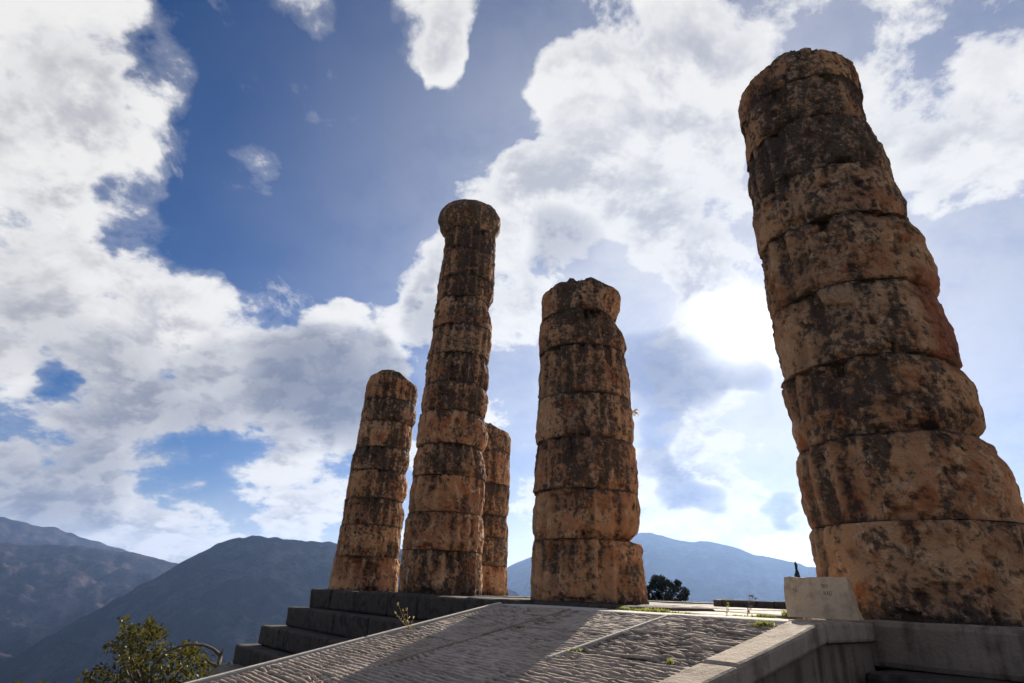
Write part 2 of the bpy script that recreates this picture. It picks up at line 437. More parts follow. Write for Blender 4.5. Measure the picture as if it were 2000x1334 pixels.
MAT_COL = column_stone()
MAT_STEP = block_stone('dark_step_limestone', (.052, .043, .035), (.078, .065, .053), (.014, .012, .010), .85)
MAT_STYLO = block_stone('grey_stylobate_limestone', (.30, .27, .235), (.38, .34, .29), (.10, .09, .08), .6, .35)
MAT_PAVE = block_stone('pale_paving_limestone', (.50, .46, .40), (.58, .53, .46), (.27, .24, .20), .5)
MAT_RAMP = block_stone('grey_ramp_limestone', (.38, .30, .235), (.53, .43, .34), (.13, .098, .078), .45, 0.0, .012, True)
MAT_COPING = block_stone('grey_coping_limestone', (.33, .255, .19), (.42, .335, .255), (.11, .08, .057), .75, .5)
MAT_WALL = block_stone('streaked_wall_limestone', (.20, .152, .115), (.27, .21, .162), (.06, .044, .033), .85, .6)
MAT_PLAQUE = block_stone('cream_marble_plaque', (.52, .375, .24), (.62, .47, .315), (.27, .185, .115), .7)
MAT_GROUND = block_stone('earth_ground', (.16, .13, .095), (.22, .19, .14), (.07, .07, .035), .8, 0.0, .05)
MAT_INK = flat('worn_inscription', (.12, .09, .065))
MAT_BARK = flat('bark', (.13, .10, .075), .95, .4, 20)
MAT_DRYWOOD = flat('dry_wood', (.20, .165, .13), .95, .4, 20)
MAT_LEAF = leaf_mat('olive_leaf', (.012, .018, .005), (.085, .075, .012), .38)
MAT_PINE = leaf_mat('dark_pine_needle', (.010, .016, .012), (.022, .03, .02), .12)
MAT_GRASS = leaf_mat('yellow_green_grass', (.10, .13, .03), (.26, .27, .07), .5)  # yellow-green, varied per blade
MAT_DRY = leaf_mat('dry_weed', (.28, .22, .10), (.42, .34, .17), .4)
MAT_HILL_NEAR = mountain_mat('scrub_mountain', (.009, .010, .014), (.042, .039, .044), .012)
MAT_HILL_FAR = mountain_mat('bare_mountain', (.017, .016, .022), (.078, .061, .064), .007)
MAT_VALLEY = mountain_mat('valley_scrub', (.05, .055, .035), (.12, .11, .08), .02)

# ------------------------------------------------------------------ terrain, mountains, haze
def ground_z(x, y):
    P = np.stack([x, y], 1) - M0[:2]
    a = P @ EA[:2]; b = P @ NB_[:2]
    edge = -10.3 + 2.6 * np.clip(b - 2.3, 0, 3.4)
    dx = np.maximum(edge - a, 0); dy = np.maximum(-64 - b, 0)
    dd = np.hypot(dx, dy)
    drop = 0.75 * np.minimum(dd, 12) + .42 * np.clip(dd - 12, 0, 700) + .10 * np.clip(dd - 712, 0, 700)
    up = np.maximum(a - 18, 0)
    return -1.66 - drop + np.minimum(.10 * up, 40) * (dd <= 0)


def build_ground():
    az = np.radians(np.linspace(-180, 180, 241)[:-1])
    r = np.concatenate(([1.5, 3, 5, 7, 9, 11, 13, 15, 17, 19, 21, 23, 26, 30, 35, 41], np.geomspace(48, 8200, 44)))
    V = [(0, 0, -1.66)]; F = []
    A, Rr = np.meshgrid(az, r); X = (Rr * np.sin(A)).ravel(); Y = (Rr * np.cos(A)).ravel()
    Z = ground_z(X, Y)
    P = np.stack([X, Y, 0 * X], 1)
    Z = Z + fbm(P * .6, 3, 5) * .03 + np.where(Z < -2.2, fbm(P * .03, 4, 9) * np.clip((-1.66 - Z) * .25, 0, 22), 0)
    V += np.stack([X, Y, Z], 1).tolist(); n = len(az)
    for k in range(n): F.append([0, 1 + (k + 1) % n, 1 + k])
    for i in range(len(r) - 1):
        for k in range(n):
            k2 = (k + 1) % n; F.append([1 + i * n + k, 1 + i * n + k2, 1 + (i + 1) * n + k2, 1 + (i + 1) * n + k])
    o = make('ground', V, F, MAT_GROUND, smooth=True, recalc=False); o['kind'] = 'structure'
    o.data.materials.append(MAT_VALLEY)
    idx = [1 if abs(sum(V[v][0] for v in f)) + abs(sum(V[v][1] for v in f)) > 400 else 0 for f in F]
    o.data.polygons.foreach_set('material_index', idx)


def mountain(name, crest, dist, fw, bw, base, seed, mat, amp, n_az=420, n_r=90):
    ca = np.array([c[0] for c in crest]); ce = np.array([c[1] for c in crest])
    az = np.linspace(ca[0], ca[-1], n_az)
    # smooth interpolation of the crest line
    el = np.interp(az, ca, ce)
    ker = np.hanning(9); ker /= ker.sum(); elp = np.convolve(np.pad(el, 4, mode='edge'), ker, 'valid')
    el = .75 * elp + .25 * el
    arr = np.radians(az)
    dd = dist * (1 + .05 * fbm(np.stack([az * .09, 0 * az, 0 * az + seed], 1), 3, seed))
    H = EYE + dd * np.tan(np.radians(el)) + fbm(np.stack([az * 1.6, 0 * az, 0 * az + seed], 1), 4, seed + 3) * amp * .11
    u = np.concatenate((np.linspace(-1, 0, n_r), np.linspace(0, 1, 16)[1:]))
    V = []
    for uu in u:
        rr = dd + (fw * uu if uu < 0 else bw * uu)
        pr = (1 - abs(uu)) ** 1.12
        x = rr * np.sin(arr); y = rr * np.cos(arr)
        P = np.stack([x, y, 0 * x + seed * 100], 1)
        rid = 1 - np.abs(fbm(P / (dist * .075), 5, seed + 11))
        rid2 = fbm(P / (dist * .018), 4, seed + 23)
        wgt = min(1, abs(uu) * 5) * (1 - abs(uu)) ** .3
        z = base + (H - base) * pr + ((rid - .8) * amp * 1.5 + rid2 * amp * .35) * wgt
        V.append(np.stack([x, y, z], 1))
    V = np.concatenate(V); F = []
    for i in range(len(u) - 1):
        for k in range(n_az - 1):
            F.append([i * n_az + k, i * n_az + k + 1, (i + 1) * n_az + k + 1, (i + 1) * n_az + k])
    o = make(name, V, F, mat, smooth=True); o['kind'] = 'structure'
    return o


build_ground()
mountain('mountain', [(-75, -7), (-50, -8.2), (-36.23, -5.76), (-33.89, -3.91), (-31.28, -2.04), (-26.89, 1.23), (-24.6, 2.75), (-23.16, 3.43), (-22.01, 3.67), (-20.36, 3.6), (-17, 3.52), (-14.81, 3.5), (-9.2, 3.26), (-3.85, 2.27), (-1.03, 1.09), (4, -1.5), (12, -5), (30, -9)],
         2300, 1500, 1300, -420, 2, MAT_HILL_NEAR, 70)
mountain('mountain', [(-20, -4), (-8, -1.0), (-1.95, 1.27), (0.31, 1.99), (2.69, 3.25), (6.3, 4.37), (9.5, 5.0), (11.83, 5.28), (13.42, 5.4), (14.0, 5.22), (14.7, 4.95), (16.5, 4.72), (18.81, 4.61), (20.3, 4.2), (22.01, 3.61), (26.55, 2.68), (31.62, 1.29), (38, .5), (50, .3), (75, 1.0)],
         4700, 3000, 1600, -430, 5, MAT_HILL_NEAR, 110)
mountain('mountain', [(-80, 1.2), (-55, 1.5), (-45, 1.7), (-38.47, 1.91), (-35.55, 2.12), (-32.33, 2.05), (-29.5, 1.66), (-26.89, 1.23), (-22.95, 0.44), (-15, -1.5), (-8, -3)],
         3900, 2500, 1300, -430, 8, MAT_HILL_FAR, 110)
mountain('mountain', [(-80, 2.2), (-60, 3.0), (-48, 3.6), (-42, 3.9), (-38.98, 3.67), (-38.08, 3.59), (-36.8, 3.28), (-35.89, 3.33), (-34.17, 2.84), (-31.7, 2.2), (-28.76, 1.51), (-22, .2), (-14, -1.5)],
         6000, 2200, 1200, -430, 12, MAT_HILL_FAR, 130)


def build_haze():
    s = 8600.0; z0, z1 = -640.0, 540.0
    V = [(x, y, z) for z in (z0, z1) for y in (-s, s) for x in (-s, s)]
    F = [(0, 2, 3, 1), (4, 5, 7, 6), (0, 1, 5, 4), (2, 6, 7, 3), (0, 4, 6, 2), (1, 3, 7, 5)]
    mt = bpy.data.materials.new('haze'); mt.use_nodes = True; t = mt.node_tree
    t.nodes.remove(t.nodes['Principled BSDF'])
    pv = t.nodes.new('ShaderNodeVolumePrincipled'); t.links.new(pv.outputs[0], t.nodes['Material Output'].inputs['Volume'])
    pv.inputs['Color'].default_value = (.36, .56, 1.0, 1); pv.inputs['Density'].default_value = 5.5e-5; pv.inputs['Anisotropy'].default_value = .52
    o = make('haze', V, F, mt); o['kind'] = 'stuff'


build_haze()

# ------------------------------------------------------------------ temple platform
platform = thing('temple_platform', W(0, 0, -1.66), 'stepped dark limestone temple platform carrying the broken columns', 'platform')


def course(a0, a1, b0, b1, z0, z1, mat, ln, seed, along='a', gap=.004):
    """a row of blocks, each its own object"""
    r = random.Random(seed); p = a0 if along == 'a' else b0; end = a1 if along == 'a' else b1
    k = 0
    while p < end - 1e-6:
        L = ln * r.uniform(.8, 1.2)
        if end - p - L < ln * .5: L = end - p
        dz = r.uniform(-.010, .010); db = r.uniform(-.03, .03)
        if along == 'a': block('block', p + gap, p + L - gap, b0, b1 + db, z0, z1 + dz, mat, platform, .028, .05, seed * 50 + k)
        else: block('block', a0 - db, a1, p + gap, p + L - gap, z0, z1 + dz, mat, platform, .028, .05, seed * 50 + k)
        p += L; k += 1


ST = .022      # stylobate level under the standing columns left of the ramp
# front courses left of the ramp (south end of the facade)
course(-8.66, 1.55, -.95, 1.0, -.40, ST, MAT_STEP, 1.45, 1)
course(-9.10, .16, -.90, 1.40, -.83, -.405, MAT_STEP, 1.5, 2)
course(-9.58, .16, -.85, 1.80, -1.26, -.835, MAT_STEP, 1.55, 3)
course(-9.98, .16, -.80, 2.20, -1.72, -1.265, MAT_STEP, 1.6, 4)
# right of the ramp
course(3.30, 12.6, -.95, 1.0, -.36, -.005, MAT_WALL, 3.1, 5)
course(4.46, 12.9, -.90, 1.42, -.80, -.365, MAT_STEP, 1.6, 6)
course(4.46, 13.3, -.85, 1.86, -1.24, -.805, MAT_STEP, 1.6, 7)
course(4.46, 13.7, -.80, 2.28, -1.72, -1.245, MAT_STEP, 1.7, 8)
# south flank
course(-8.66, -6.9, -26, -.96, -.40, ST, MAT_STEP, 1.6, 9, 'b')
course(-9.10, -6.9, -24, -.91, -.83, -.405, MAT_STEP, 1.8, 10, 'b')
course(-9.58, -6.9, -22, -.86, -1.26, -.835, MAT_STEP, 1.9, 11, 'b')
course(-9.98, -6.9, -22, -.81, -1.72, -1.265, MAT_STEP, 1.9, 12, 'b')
# threshold slabs between the two front columns, and the floor behind
r_ = random.Random(3)
k = 0
for (a0, a1) in ((1.56, 2.45), (2.46, 3.29)):
    block('slab', a0, a1, -.9, .985, -.30, -.035 + .008 * k, MAT_PAVE, platform, .012, .03, 300 + k); k += 1
bb = -.97
while bb > -13:
    L = r_.uniform(1.0, 1.5); aa = -6.85
    while aa < 12:
        wd = r_.uniform(1.1, 1.8)
        block('slab', aa + .006, aa + wd - .006, bb - L + .006, bb - .006, -.34, -.030 + r_.uniform(-.012, .012), MAT_PAVE, platform, .010, .03, 320 + k, seg=(5, 5, 3)); k += 1
        aa += wd
    bb -= L
P_ = [(-6.88, bb, -.034), (13, bb, -.034), (13, -60, -.05), (-6.88, -60, -.05), (-6.88, bb, -1.8), (13, bb, -1.8), (13, -60, -1.8), (-6.88, -60, -1.8)]
make('floor', Wv(P_), [(0, 3, 2, 1)[::-1], (0, 1, 5, 4), (1, 2, 6, 5), (2, 3, 7, 6), (3, 0, 4, 7)], MAT_PAVE, platform, W(0, -30, -.05), recalc=False)
# core hidden inside the platform, below the slabs
P_ = [(-8.3, .6, -.42), (12.4, .6, -.42), (12.4, bb - .1, -.42), (-8.3, bb - .1, -.42), (-8.3, .6, -1.8), (12.4, .6, -1.8), (12.4, bb - .1, -1.8), (-8.3, bb - .1, -1.8)]
make('core', Wv(P_), [(0, 1, 2, 3)[::-1], (0, 1, 5, 4), (1, 2, 6, 5), (2, 3, 7, 6), (3, 0, 4, 7)], MAT_STEP, platform, W(0, -6, -1.7), recalc=False)

# ------------------------------------------------------------------ ramp
SL = .21; B0 = 1.75; ZR = -.032
ramp = thing('ramp', W(2.2, 5.5, -1.66), 'grey stone ramp of ribbed slabs climbing to the temple', 'ramp')


def ramp_slab(a0, a1, b0, b1, seed, wear, dz, tilt, chaos):
    na = max(10, int((a1 - a0) / .035)); nb = max(20, int((b1 - b0) / .0085))
    a = np.linspace(a0, a1, na); b = np.linspace(b0, b1, nb)
    A, B = np.meshgrid(a, b); A = A.ravel(); B = B.ravel()
    P = np.stack([A, B, 0 * A + seed * 3.3], 1)
    warp = fbm(P * np.array([1.6, .8, 1]), 3, seed) * .008 + fbm(P * np.array([5.0, 4.0, 1]), 3, seed + 4) * (.005 + .024 * chaos)
    per = .054
    ph = ((B + warp) / per) % 1.0
    rib = 1 - np.abs(2 * ph - 1)                      # 0 groove .. 1 crest
    rib = np.clip((rib - .22) / .42, 0, 1)
    brk = sstep(fbm(np.stack([A * 9, B * 15, 0 * A + seed], 1), 3, seed + 3), -.05, .3)
    rib = rib * (1 - (.15 + .5 * chaos) * brk)
    worn = sstep(fbm(P * np.array([1.4, 1.4, 1]), 3, seed + 9), wear - .25, wear + .25)   # 1 = ribs survive
    chip = fbm(P * np.array([9, 24, 1]), 3, seed + 31)
    ea = np.minimum(A - a0, a1 - A); eb = np.minimum(B - b0, b1 - B)
    margin = sstep(ea, .018, .040)                    # smooth drafted margin beside the joints
    h = -.028 * (1 - rib) * (.25 + .75 * worn) * margin + chip * .008 * margin + fbm(P * 2.0, 3, seed + 50) * .010
    h += .006 * (1 - margin) - .012 * np.exp(-eb / .012) - .008 * np.exp(-ea / .004)
    h -= .020 * sstep(fbm(P * np.array([3, 3, 1]), 3, seed + 70), .35, .6)
    gro = np.clip((1 - rib) ** 1.5 * (.25 + .75 * worn) * margin + np.exp(-eb / .008), 0, 1)  # mask: painted shade in the rib grooves, plus dark slab joints
    Z = ZR - SL * (B - B0) + h + dz + tilt * (A - (a0 + a1) / 2)
    V = np.stack([A, B, Z], 1); F = []
    for i in range(nb - 1):
        for k in range(na - 1):
            F.append([i * na + k, (i + 1) * na + k, (i + 1) * na + k + 1, i * na + k + 1])
    # skirt
    rim = list(range(na)) + [i * na + na - 1 for i in range(1, nb)] + [(nb - 1) * na + k for k in range(na - 2, -1, -1)] + [i * na for i in range(nb - 2, 0, -1)]
    base = len(V); low = V[rim].copy(); low[:, 2] = ZR - SL * (low[:, 1] - B0) - .16
    V = np.concatenate([V, low]); n = len(rim)
    for i in range(n):
        j = (i + 1) % n; F.append([rim[i], rim[j], base + j, base + i])
    return make('slab', Wv(V), F, MAT_RAMP, ramp, W((a0 + a1) / 2, (b0 + b1) / 2, ZR - SL * ((b0 + b1) / 2 - B0) - .16), attrs={'groove': np.concatenate([gro, np.ones(n)])})


lanes_ = [(.20, 1.497), (1.502, 2.905), (2.910, 4.10)]
rr_ = random.Random(11)
for li, (a0, a1) in enumerate(lanes_):
    b = B0; k = 0
    cuts = {0: [1.75, 3.25, 4.75, 6.1, 7.7, 9.3], 1: [1.75, 2.55, 3.95, 5.3, 6.9, 9.3], 2: [1.75, 3.05, 4.6, 6.2, 7.8, 9.3]}[li]
    for i in range(len(cuts) - 1):
        wear = {(0, 1): -.02, (0, 0): -.1}.get((li, i), -.40)
        ramp_slab(a0, a1, cuts[i] + .004, cuts[i + 1] - .004, 100 + li * 20 + i, wear, rr_.uniform(-.006, .006), rr_.uniform(-.004, .004), {(0, 0): .6, (1, 0): .8, (2, 0): 1.0, (2, 1): .35}.get((li, i), .12))
# narrow border strip on the far edge of the ramp
for i, (b0, b1) in enumerate(((1.75, 3.6), (3.61, 5.4), (5.41, 7.3), (7.31, 9.3))):
    block('border', .10, .185, b0, b1, ZR - SL * (b0 - B0) - .30, ZR - SL * (b0 - B0) + .022, MAT_PAVE, ramp, .004, .012, 500 + i, slope=SL, seg=(3, 14, 3))
# raised margins left standing along the lane joints
for i, (ac_, hw, b0, b1) in enumerate(((2.907, .022, 1.775, 3.32), (1.499, .018, 1.775, 2.9), (1.499, .018, 2.905, 4.2), (1.499, .015, 4.6, 6.0))):
    block('margin', ac_ - hw, ac_ + hw, b0, b1, ZR - SL * (b0 - B0) - .10, ZR - SL * (b0 - B0) + (.008 if i else .010), MAT_COPING if i else MAT_PAVE, ramp, .009, .010, 510 + i, slope=SL, seg=(3, 22, 3))
# gutter beside the coping
block('gutter', 4.115, 4.155, 1.75, 9.3, ZR - .22, ZR - .055, MAT_RAMP, ramp, .003, .008, 520, slope=SL, seg=(3, 20, 3))
# coping: level stone, then sloping stones with open joints
block('coping', 4.165, 4.455, 1.006, 1.84, -.165, -.012, MAT_COPING, ramp, .011, .026, 530, seg=(4, 10, 4))
cp = [1.844, 3.06, 4.9, 6.7, 8.6]
for i in range(4):
    block('coping', 4.165, 4.455 + .008 * (i % 2), cp[i] + .004, cp[i + 1] - .004, -.165 - SL * (cp[i] - 1.84), -.012 - SL * (cp[i] - 1.84) - .006 * (i % 2), MAT_COPING, ramp, .011, .026, 531 + i, slope=SL, seg=(4, 14, 4))
# side wall under the coping
wb = [1.006, 1.86, 2.72, 3.65, 4.6, 5.6, 6.6]
for i in range(6):
    P0, P1 = wb[i] + .003, wb[i + 1] - .003
    zt = lambda b: -.169 - SL * max(0, b - 1.84)
    d_a = 4.405 + .006 * (i % 3)
    V, F = rbox((d_a - 4.16, P1 - P0, 1.0), (3, 6, 6), .02)
    V = V + np.array([(4.16 + d_a) / 2, (P0 + P1) / 2, 0])
    top = np.array([zt(b) for b in V[:, 1]]); V[:, 2] = -1.70 + V[:, 2] * (top + 1.70)
    V += np.stack([fbm(V * 3 + 9 * c, 3, 540 + i + c) for c in range(3)], 1) * .006 * np.array([1, .3, 0])
    make('block', Wv(V), [f[::-1] for f in F], MAT_WALL, ramp, W(4.28, (P0 + P1) / 2, -1.7))
# ramp body
zb = lambda b: ZR - SL * (b - B0) - .17
P_ = [(.11, 1.02, zb(1.75)), (4.15, 1.02, zb(1.75)), (4.15, 1.75, zb(1.75)), (.11, 1.75, zb(1.75)), (4.15, 8.4, zb(8.4)), (.11, 8.4, zb(8.4)),
      (.11, 1.02, -1.8), (4.15, 1.02, -1.8), (4.15, 8.4, -1.8), (.11, 8.4, -1.8)]
make('core', Wv(P_), [(0, 1, 2, 3), (3, 2, 4, 5), (0, 3, 5, 9, 6), (1, 7, 8, 4, 2), (5, 4, 8, 9), (0, 6, 7, 1)], MAT_WALL, ramp, W(2, 4, -1.7), recalc=True)
# landing between ramp and threshold
for i, (a0, a1) in enumerate(((.12, 1.40), (1.41, 2.86), (2.87, 4.155))):
    block('landing_slab', a0, a1, 1.012, 1.744, -.20, -.034 + (.004, -.003, .006)[i], MAT_PAVE, ramp, .008, .025, 560 + i, seg=(9, 6, 3))

# ------------------------------------------------------------------ columns
PROF = {
 'R': dict(pos=(4.52, 0), z0=-.006, top=6.80, joints=[.823, 1.61, 2.40, 3.24, 4.10, 4.78, 5.56, 6.2],
  L=[(-.962,6.886),(-.963,6.74),(-.968,6.248),(-.952,5.965),(-.95,5.625),(-.99,5.338),(-.989,5.059),(-.984,4.714),(-.977,4.395),(-.966,4.07),(-.959,3.785),(-.96,3.533),(-.95,3.284),(-.947,3.078),(-.926,2.84),(-.901,2.639),(-.877,2.488),(-.933,2.402),(-.92,2.17),(-.904,1.927),(-.88,1.718),(-.863,1.613),(-.899,1.547),(-.915,1.323),(-.91,1.104),(-.895,.996),(-.881,.889),(-.855,.831),(-.891,.785),(-.888,.605),(-.899,.404),(-.894,0)],
  R=[(.40,7.0),(.464,6.607),(.476,6.358),(.462,6.032),(.459,5.779),(.444,5.661),(.482,5.586),(.528,5.338),(.559,5.089),(.569,4.817),(.599,4.583),(.621,4.429),(.609,4.255),(.59,4.156),(.633,4.093),(.671,3.957),(.699,3.847),(.697,3.714),(.711,3.547),(.728,3.35),(.692,3.265),(.651,3.244),(.696,3.078),(.71,2.923),(.73,2.74),(.739,2.593),(.751,2.505),(.74,2.428),(.698,2.396),(.721,2.341),(.767,2.196),(.782,2.032),(.796,1.871),(.79,1.768),(.723,1.647),(.798,1.549),(.824,1.437),(.861,1.361),(.878,1.216),(.881,1.098),(.875,.959),(.861,.869),(.90,.80),(.91,0)]),
 'M': dict(pos=(0, 0), z0=.022, top=5.25, joints=[.83, 1.55, 2.335, 3.06, 3.90, 4.55],
  L=[(-.724,5.264),(-.739,4.947),(-.725,4.637),(-.751,4.536),(-.778,4.435),(-.773,4.136),(-.758,3.747),(-.778,3.37),(-.79,3.003),(-.8,2.601),(-.787,2.358),(-.815,2.043),(-.818,1.752),(-.815,1.58),(-.797,1.532),(-.818,1.308),(-.828,.995),(-.83,.69),(-.838,.319),(-.842,0)],
  R=[(.594,5.229),(.615,5.02),(.601,4.866),(.526,4.533),(.585,4.412),(.66,4.263),(.69,4.117),(.657,3.925),(.691,3.688),(.73,3.364),(.736,3.092),(.749,2.609),(.752,2.481),(.722,2.353),(.759,2.269),(.771,1.979),(.784,1.736),(.776,1.56),(.79,1.341),(.781,1.148),(.751,.995),(.685,.919),(.629,.865),(.781,.824),(.808,.736),(.813,.516),(.825,.302),(.84,0)]),
 'T': dict(pos=(-4.25, 0), z0=.022, top=8.44, joints=[.80, 1.54, 2.28, 2.94, 3.67, 4.34, 5.04, 5.75, 6.48, 7.05, 7.79],
  L=[(-.50,8.46),(-.521,8.338),(-.538,7.733),(-.566,7.29),(-.587,6.929),(-.596,6.437),(-.623,6.023),(-.613,5.622),(-.66,5.199),(-.669,5.03),(-.683,4.399),(-.714,3.849),(-.708,3.67),(-.727,3.143),(-.735,2.993),(-.694,2.916),(-.735,2.766),(-.756,2.409),(-.734,2.3),(-.778,1.973),(-.768,1.55),(-.752,1.498),(-.816,1.392),(-.805,1.085),(-.807,.803),(-.815,.487),(-.82,0)],
  R=[(.70,8.46),(.73,8.316),(.744,8.013),(.733,7.416),(.741,6.982),(.741,6.697),(.661,6.535),(.658,6.34),(.718,6.138),(.751,5.734),(.746,5.336),(.721,5.099),(.702,5.007),(.742,4.691),(.731,4.438),(.702,4.312),(.744,4.191),(.745,3.947),(.689,3.678),(.761,3.41),(.778,3.293),(.735,3.024),(.661,2.928),(.729,2.715),(.778,2.438),(.768,1.998),(.766,1.623),(.738,1.548),(.775,1.465),(.798,1.052),(.791,.788),(.809,.451),(.822,0)]),
 'L': dict(pos=(-7.85, 0), z0=.022, top=5.56, joints=[.765, 1.50, 2.15, 2.86, 3.46, 4.17, 4.79],
  L=[(-.546,5.614),(-.545,5.493),(-.567,5.113),(-.589,4.741),(-.597,4.276),(-.609,4.16),(-.62,3.624),(-.642,3.387),(-.685,3.315),(-.687,2.842),(-.708,2.707),(-.7,2.274),(-.717,2.118),(-.71,1.799),(-.733,1.508),(-.756,1.407),(-.75,.929),(-.773,.747),(-.787,.508),(-.808,0)],
  R=[(.70,5.5),(.738,5.376),(.793,5.259),(.801,5.033),(.773,4.731),(.802,4.586),(.83,4.295),(.761,4.144),(.775,4.001),(.776,3.716),(.742,3.502),(.77,3.226),(.73,2.948),(.697,2.878),(.772,2.68),(.779,2.347),(.719,2.158),(.774,1.888),(.768,1.567),(.765,1.477),(.77,1.064),(.773,.792),(.784,.453),(.796,0)]),
 'B': dict(pos=(-7.85, -3.5), z0=.022, top=4.80, joints=[.74, 1.49, 2.09, 2.97, 3.95],
  L=[(-.66,4.9),(-.70,2.5),(-.76,0)],
  R=[(.55,4.9),(.62,4.6),(.676,4.432),(.686,4.162),(.674,3.644),(.703,2.883),(.697,2.218),(.671,2.115),(.662,1.97),(.714,1.785),(.723,1.152),(.715,.603),(.765,0)]),
}
COL_LABEL = {
 'R': ('nearest and largest broken stone column, tilted at right above the inscribed plaque', 1.0),
 'M': ('broken fluted column with a rugged crown beside the ramp, sprig on its side', .8),
 'T': ('tallest column, a slender stack of drums with a rounded capital', .6),
 'L': ('leftmost broken column on the platform corner, with a sloping top', .6),
 'B': ('short column stump half hidden behind the tallest column', .5),
}


def radial_noise(dirs, h, Rm, scale, octv, seed):
    return fbm(np.stack([dirs[:, 0] * Rm * scale, dirs[:, 1] * Rm * scale, h * scale], 1) + seed * 3.71, octv, seed)


def build_column(key):
    pr = PROF[key]; label, fine = COL_LABEL[key]
    base = W(*pr['pos'], pr['z0'])
    col = thing('column', base, label, 'column', 'broken temple columns')
    D = math.hypot(base[0], base[1]); fd = np.array([base[0], base[1]]) / D; lat = np.array([fd[1], -fd[0]])
    Lh = np.array([p[1] for p in pr['L']])[::-1]; Lw = -np.array([p[0] for p in pr['L']])[::-1]
    Rh = np.array([p[1] for p in pr['R']])[::-1]; Rw = np.array([p[0] for p in pr['R']])[::-1]
    hs = np.linspace(0, pr['top'], 60)
    fl = np.polyfit(hs, np.interp(hs, Lh, Lw), 2); fr = np.polyfit(hs, np.interp(hs, Rh, Rw), 2)
    js = [0.0] + [j for j in pr['joints']] + [pr['top']]
    nd = len(js) - 1; sd0 = {'R': 100, 'M': 300, 'T': 500, 'L': 700, 'B': 900}[key]
    nphi = int(200 * (fine ** .5)) + 40
    for i in range(nd):
        h0, h1 = js[i] + (.0 if i == 0 else .004), js[i + 1] - .004
        last = i == nd - 1 and key != 'T'
        seed = sd0 + i * 13
        rnd = random.Random(seed)
        n_in = max(14, int((h1 - h0) / (.028 / fine ** .4)))
        hh = np.concatenate((h0 + np.array([0, .006, .014, .024]), np.linspace(h0 + .037, h1 - .037, n_in), h1 - np.array([.024, .014, .006, 0])))
        psi = np.linspace(0, 2 * math.pi, nphi, endpoint=False)
        PS, HH = np.meshgrid(psi, hh); PS = PS.ravel(); HH = HH.ravel()
        c = np.cos(PS); s = np.sin(PS)
        dirs = np.stack([c, s], 1)
        sl, sr = np.polyval(fl, HH), np.polyval(fr, HH)
        cx = (sr - sl) / 2; Rm = (sr + sl) / 2
        dL = np.interp(HH, Lh, Lw) - sl; dR = (np.interp(HH, Rh, Rw) - sr) * (1.35 if key == 'R' else 1.15)
        wR = sstep(c, .25, .95); wL = sstep(-c, .25, .95)
        r = Rm + .034
        r = r + wR * dR + wL * dL
        mid = 1 - np.maximum(wR, wL)
        # worn edges at the joints, with bites knocked out
        e0, e1 = HH - h0, h1 - HH
        bite = radial_noise(dirs, 0 * HH + i * 5.0, .8, 2.6, 4, seed + 1)
        bite2 = radial_noise(dirs, 0 * HH + i * 5.0 + 40, .8, 2.4, 4, seed + 2)
        ed0 = .008 + .036 * sstep(bite, .12, .17) + .05 * sstep(bite, .30, .36)
        ed1 = .008 + .045 * sstep(bite2, .10, .15) + .08 * sstep(bite2, .28, .34)
        jag = .35 * radial_noise(dirs, HH, .8, 9.0, 3, seed + 14)
        side = .25 + .75 * mid
        r = r - side * ed0 * sstep(e0 / (.012 + 1.2 * ed0 * (1 + jag)), 1.0, .55) - side * ed1 * sstep(e1 / (.012 + 1.5 * ed1 * (1 + jag)), 1.0, .5)
        # flutes, partly worn away
        fm = sstep(radial_noise(dirs, HH, .8, 1.1, 3, seed + 3) + rnd.uniform(-.05, .3), -.15, .15)
        fm = fm * {'R': .25 + .75 * sstep(-c, .10, .6), 'M': .65 + 0 * c, 'T': .8 + 0 * c, 'L': .75 + 0 * c, 'B': .6 + 0 * c}[key]
        if last: fm = fm * sstep(e1, .05, .5)
        fph = (PS / (2 * math.pi) * 20 + {'R': .2, 'M': .5, 'T': .1, 'L': .7, 'B': .3}[key]) % 1.0
        scal = 1 - (2 * fph - 1) ** 2
        fdep = .066 * fm * (1 - .35 * wL - .7 * wR)
        r = r - fdep * scal
        # weathering relief
        n1 = radial_noise(dirs, HH, .8, 1.6, 3, seed + 5); n2 = radial_noise(dirs, HH, .8, 6.0, 4, seed + 6); n3 = radial_noise(dirs, HH, .8, 21.0, 3, seed + 7)
        wt = .45 + .55 * mid
        r = r + terr(n1, 3.5) * .028 * wt + n2 * .012 + terr(n2, 3.0) * .018 + n3 * .011
        cut = sstep(radial_noise(dirs, HH, .8, 2.3, 4, seed + 8), .22, .27)
        r = r - cut * .034 * (.3 + .7 * mid)
        sp = sstep(fbm(np.stack([dirs[:, 0] * 3.4, dirs[:, 1] * 3.4, HH * 1.0], 1) + seed, 4, seed + 9), .16, .20)
        r = r - sp * .026 * wt
        pitn = radial_noise(dirs, HH, .8, 13.0, 2, seed + 15)
        r = r - .022 * sstep(pitn, .38, .55)
        z = HH.copy()
        if last:
            tt = sstep(e1, .45, 0.0) if False else np.clip(1 - e1 / .22, 0, 1)
            r = r - .07 * tt ** 2.5
            z = z + (tt ** 1.5) * (.10 * radial_noise(dirs, 0 * HH + 3, .8, 1.6, 3, seed + 12) + {'R': -.38 * sstep(-c, -.1, 1) - .22 * sstep(c, .2, .9), 'M': -.20 * np.abs(c) ** 1.5, 'L': -.22 * sstep(c, .1, 1), 'B': -.34 * sstep(c, 0, 1), 'T': 0}[key])
        x = cx + r * c; y = r * s
        tilt = rnd.uniform(-.012, .012) if 0 < i else 0
        X = base[0] + lat[0] * x - fd[0] * y; Y = base[1] + lat[1] * x - fd[1] * y
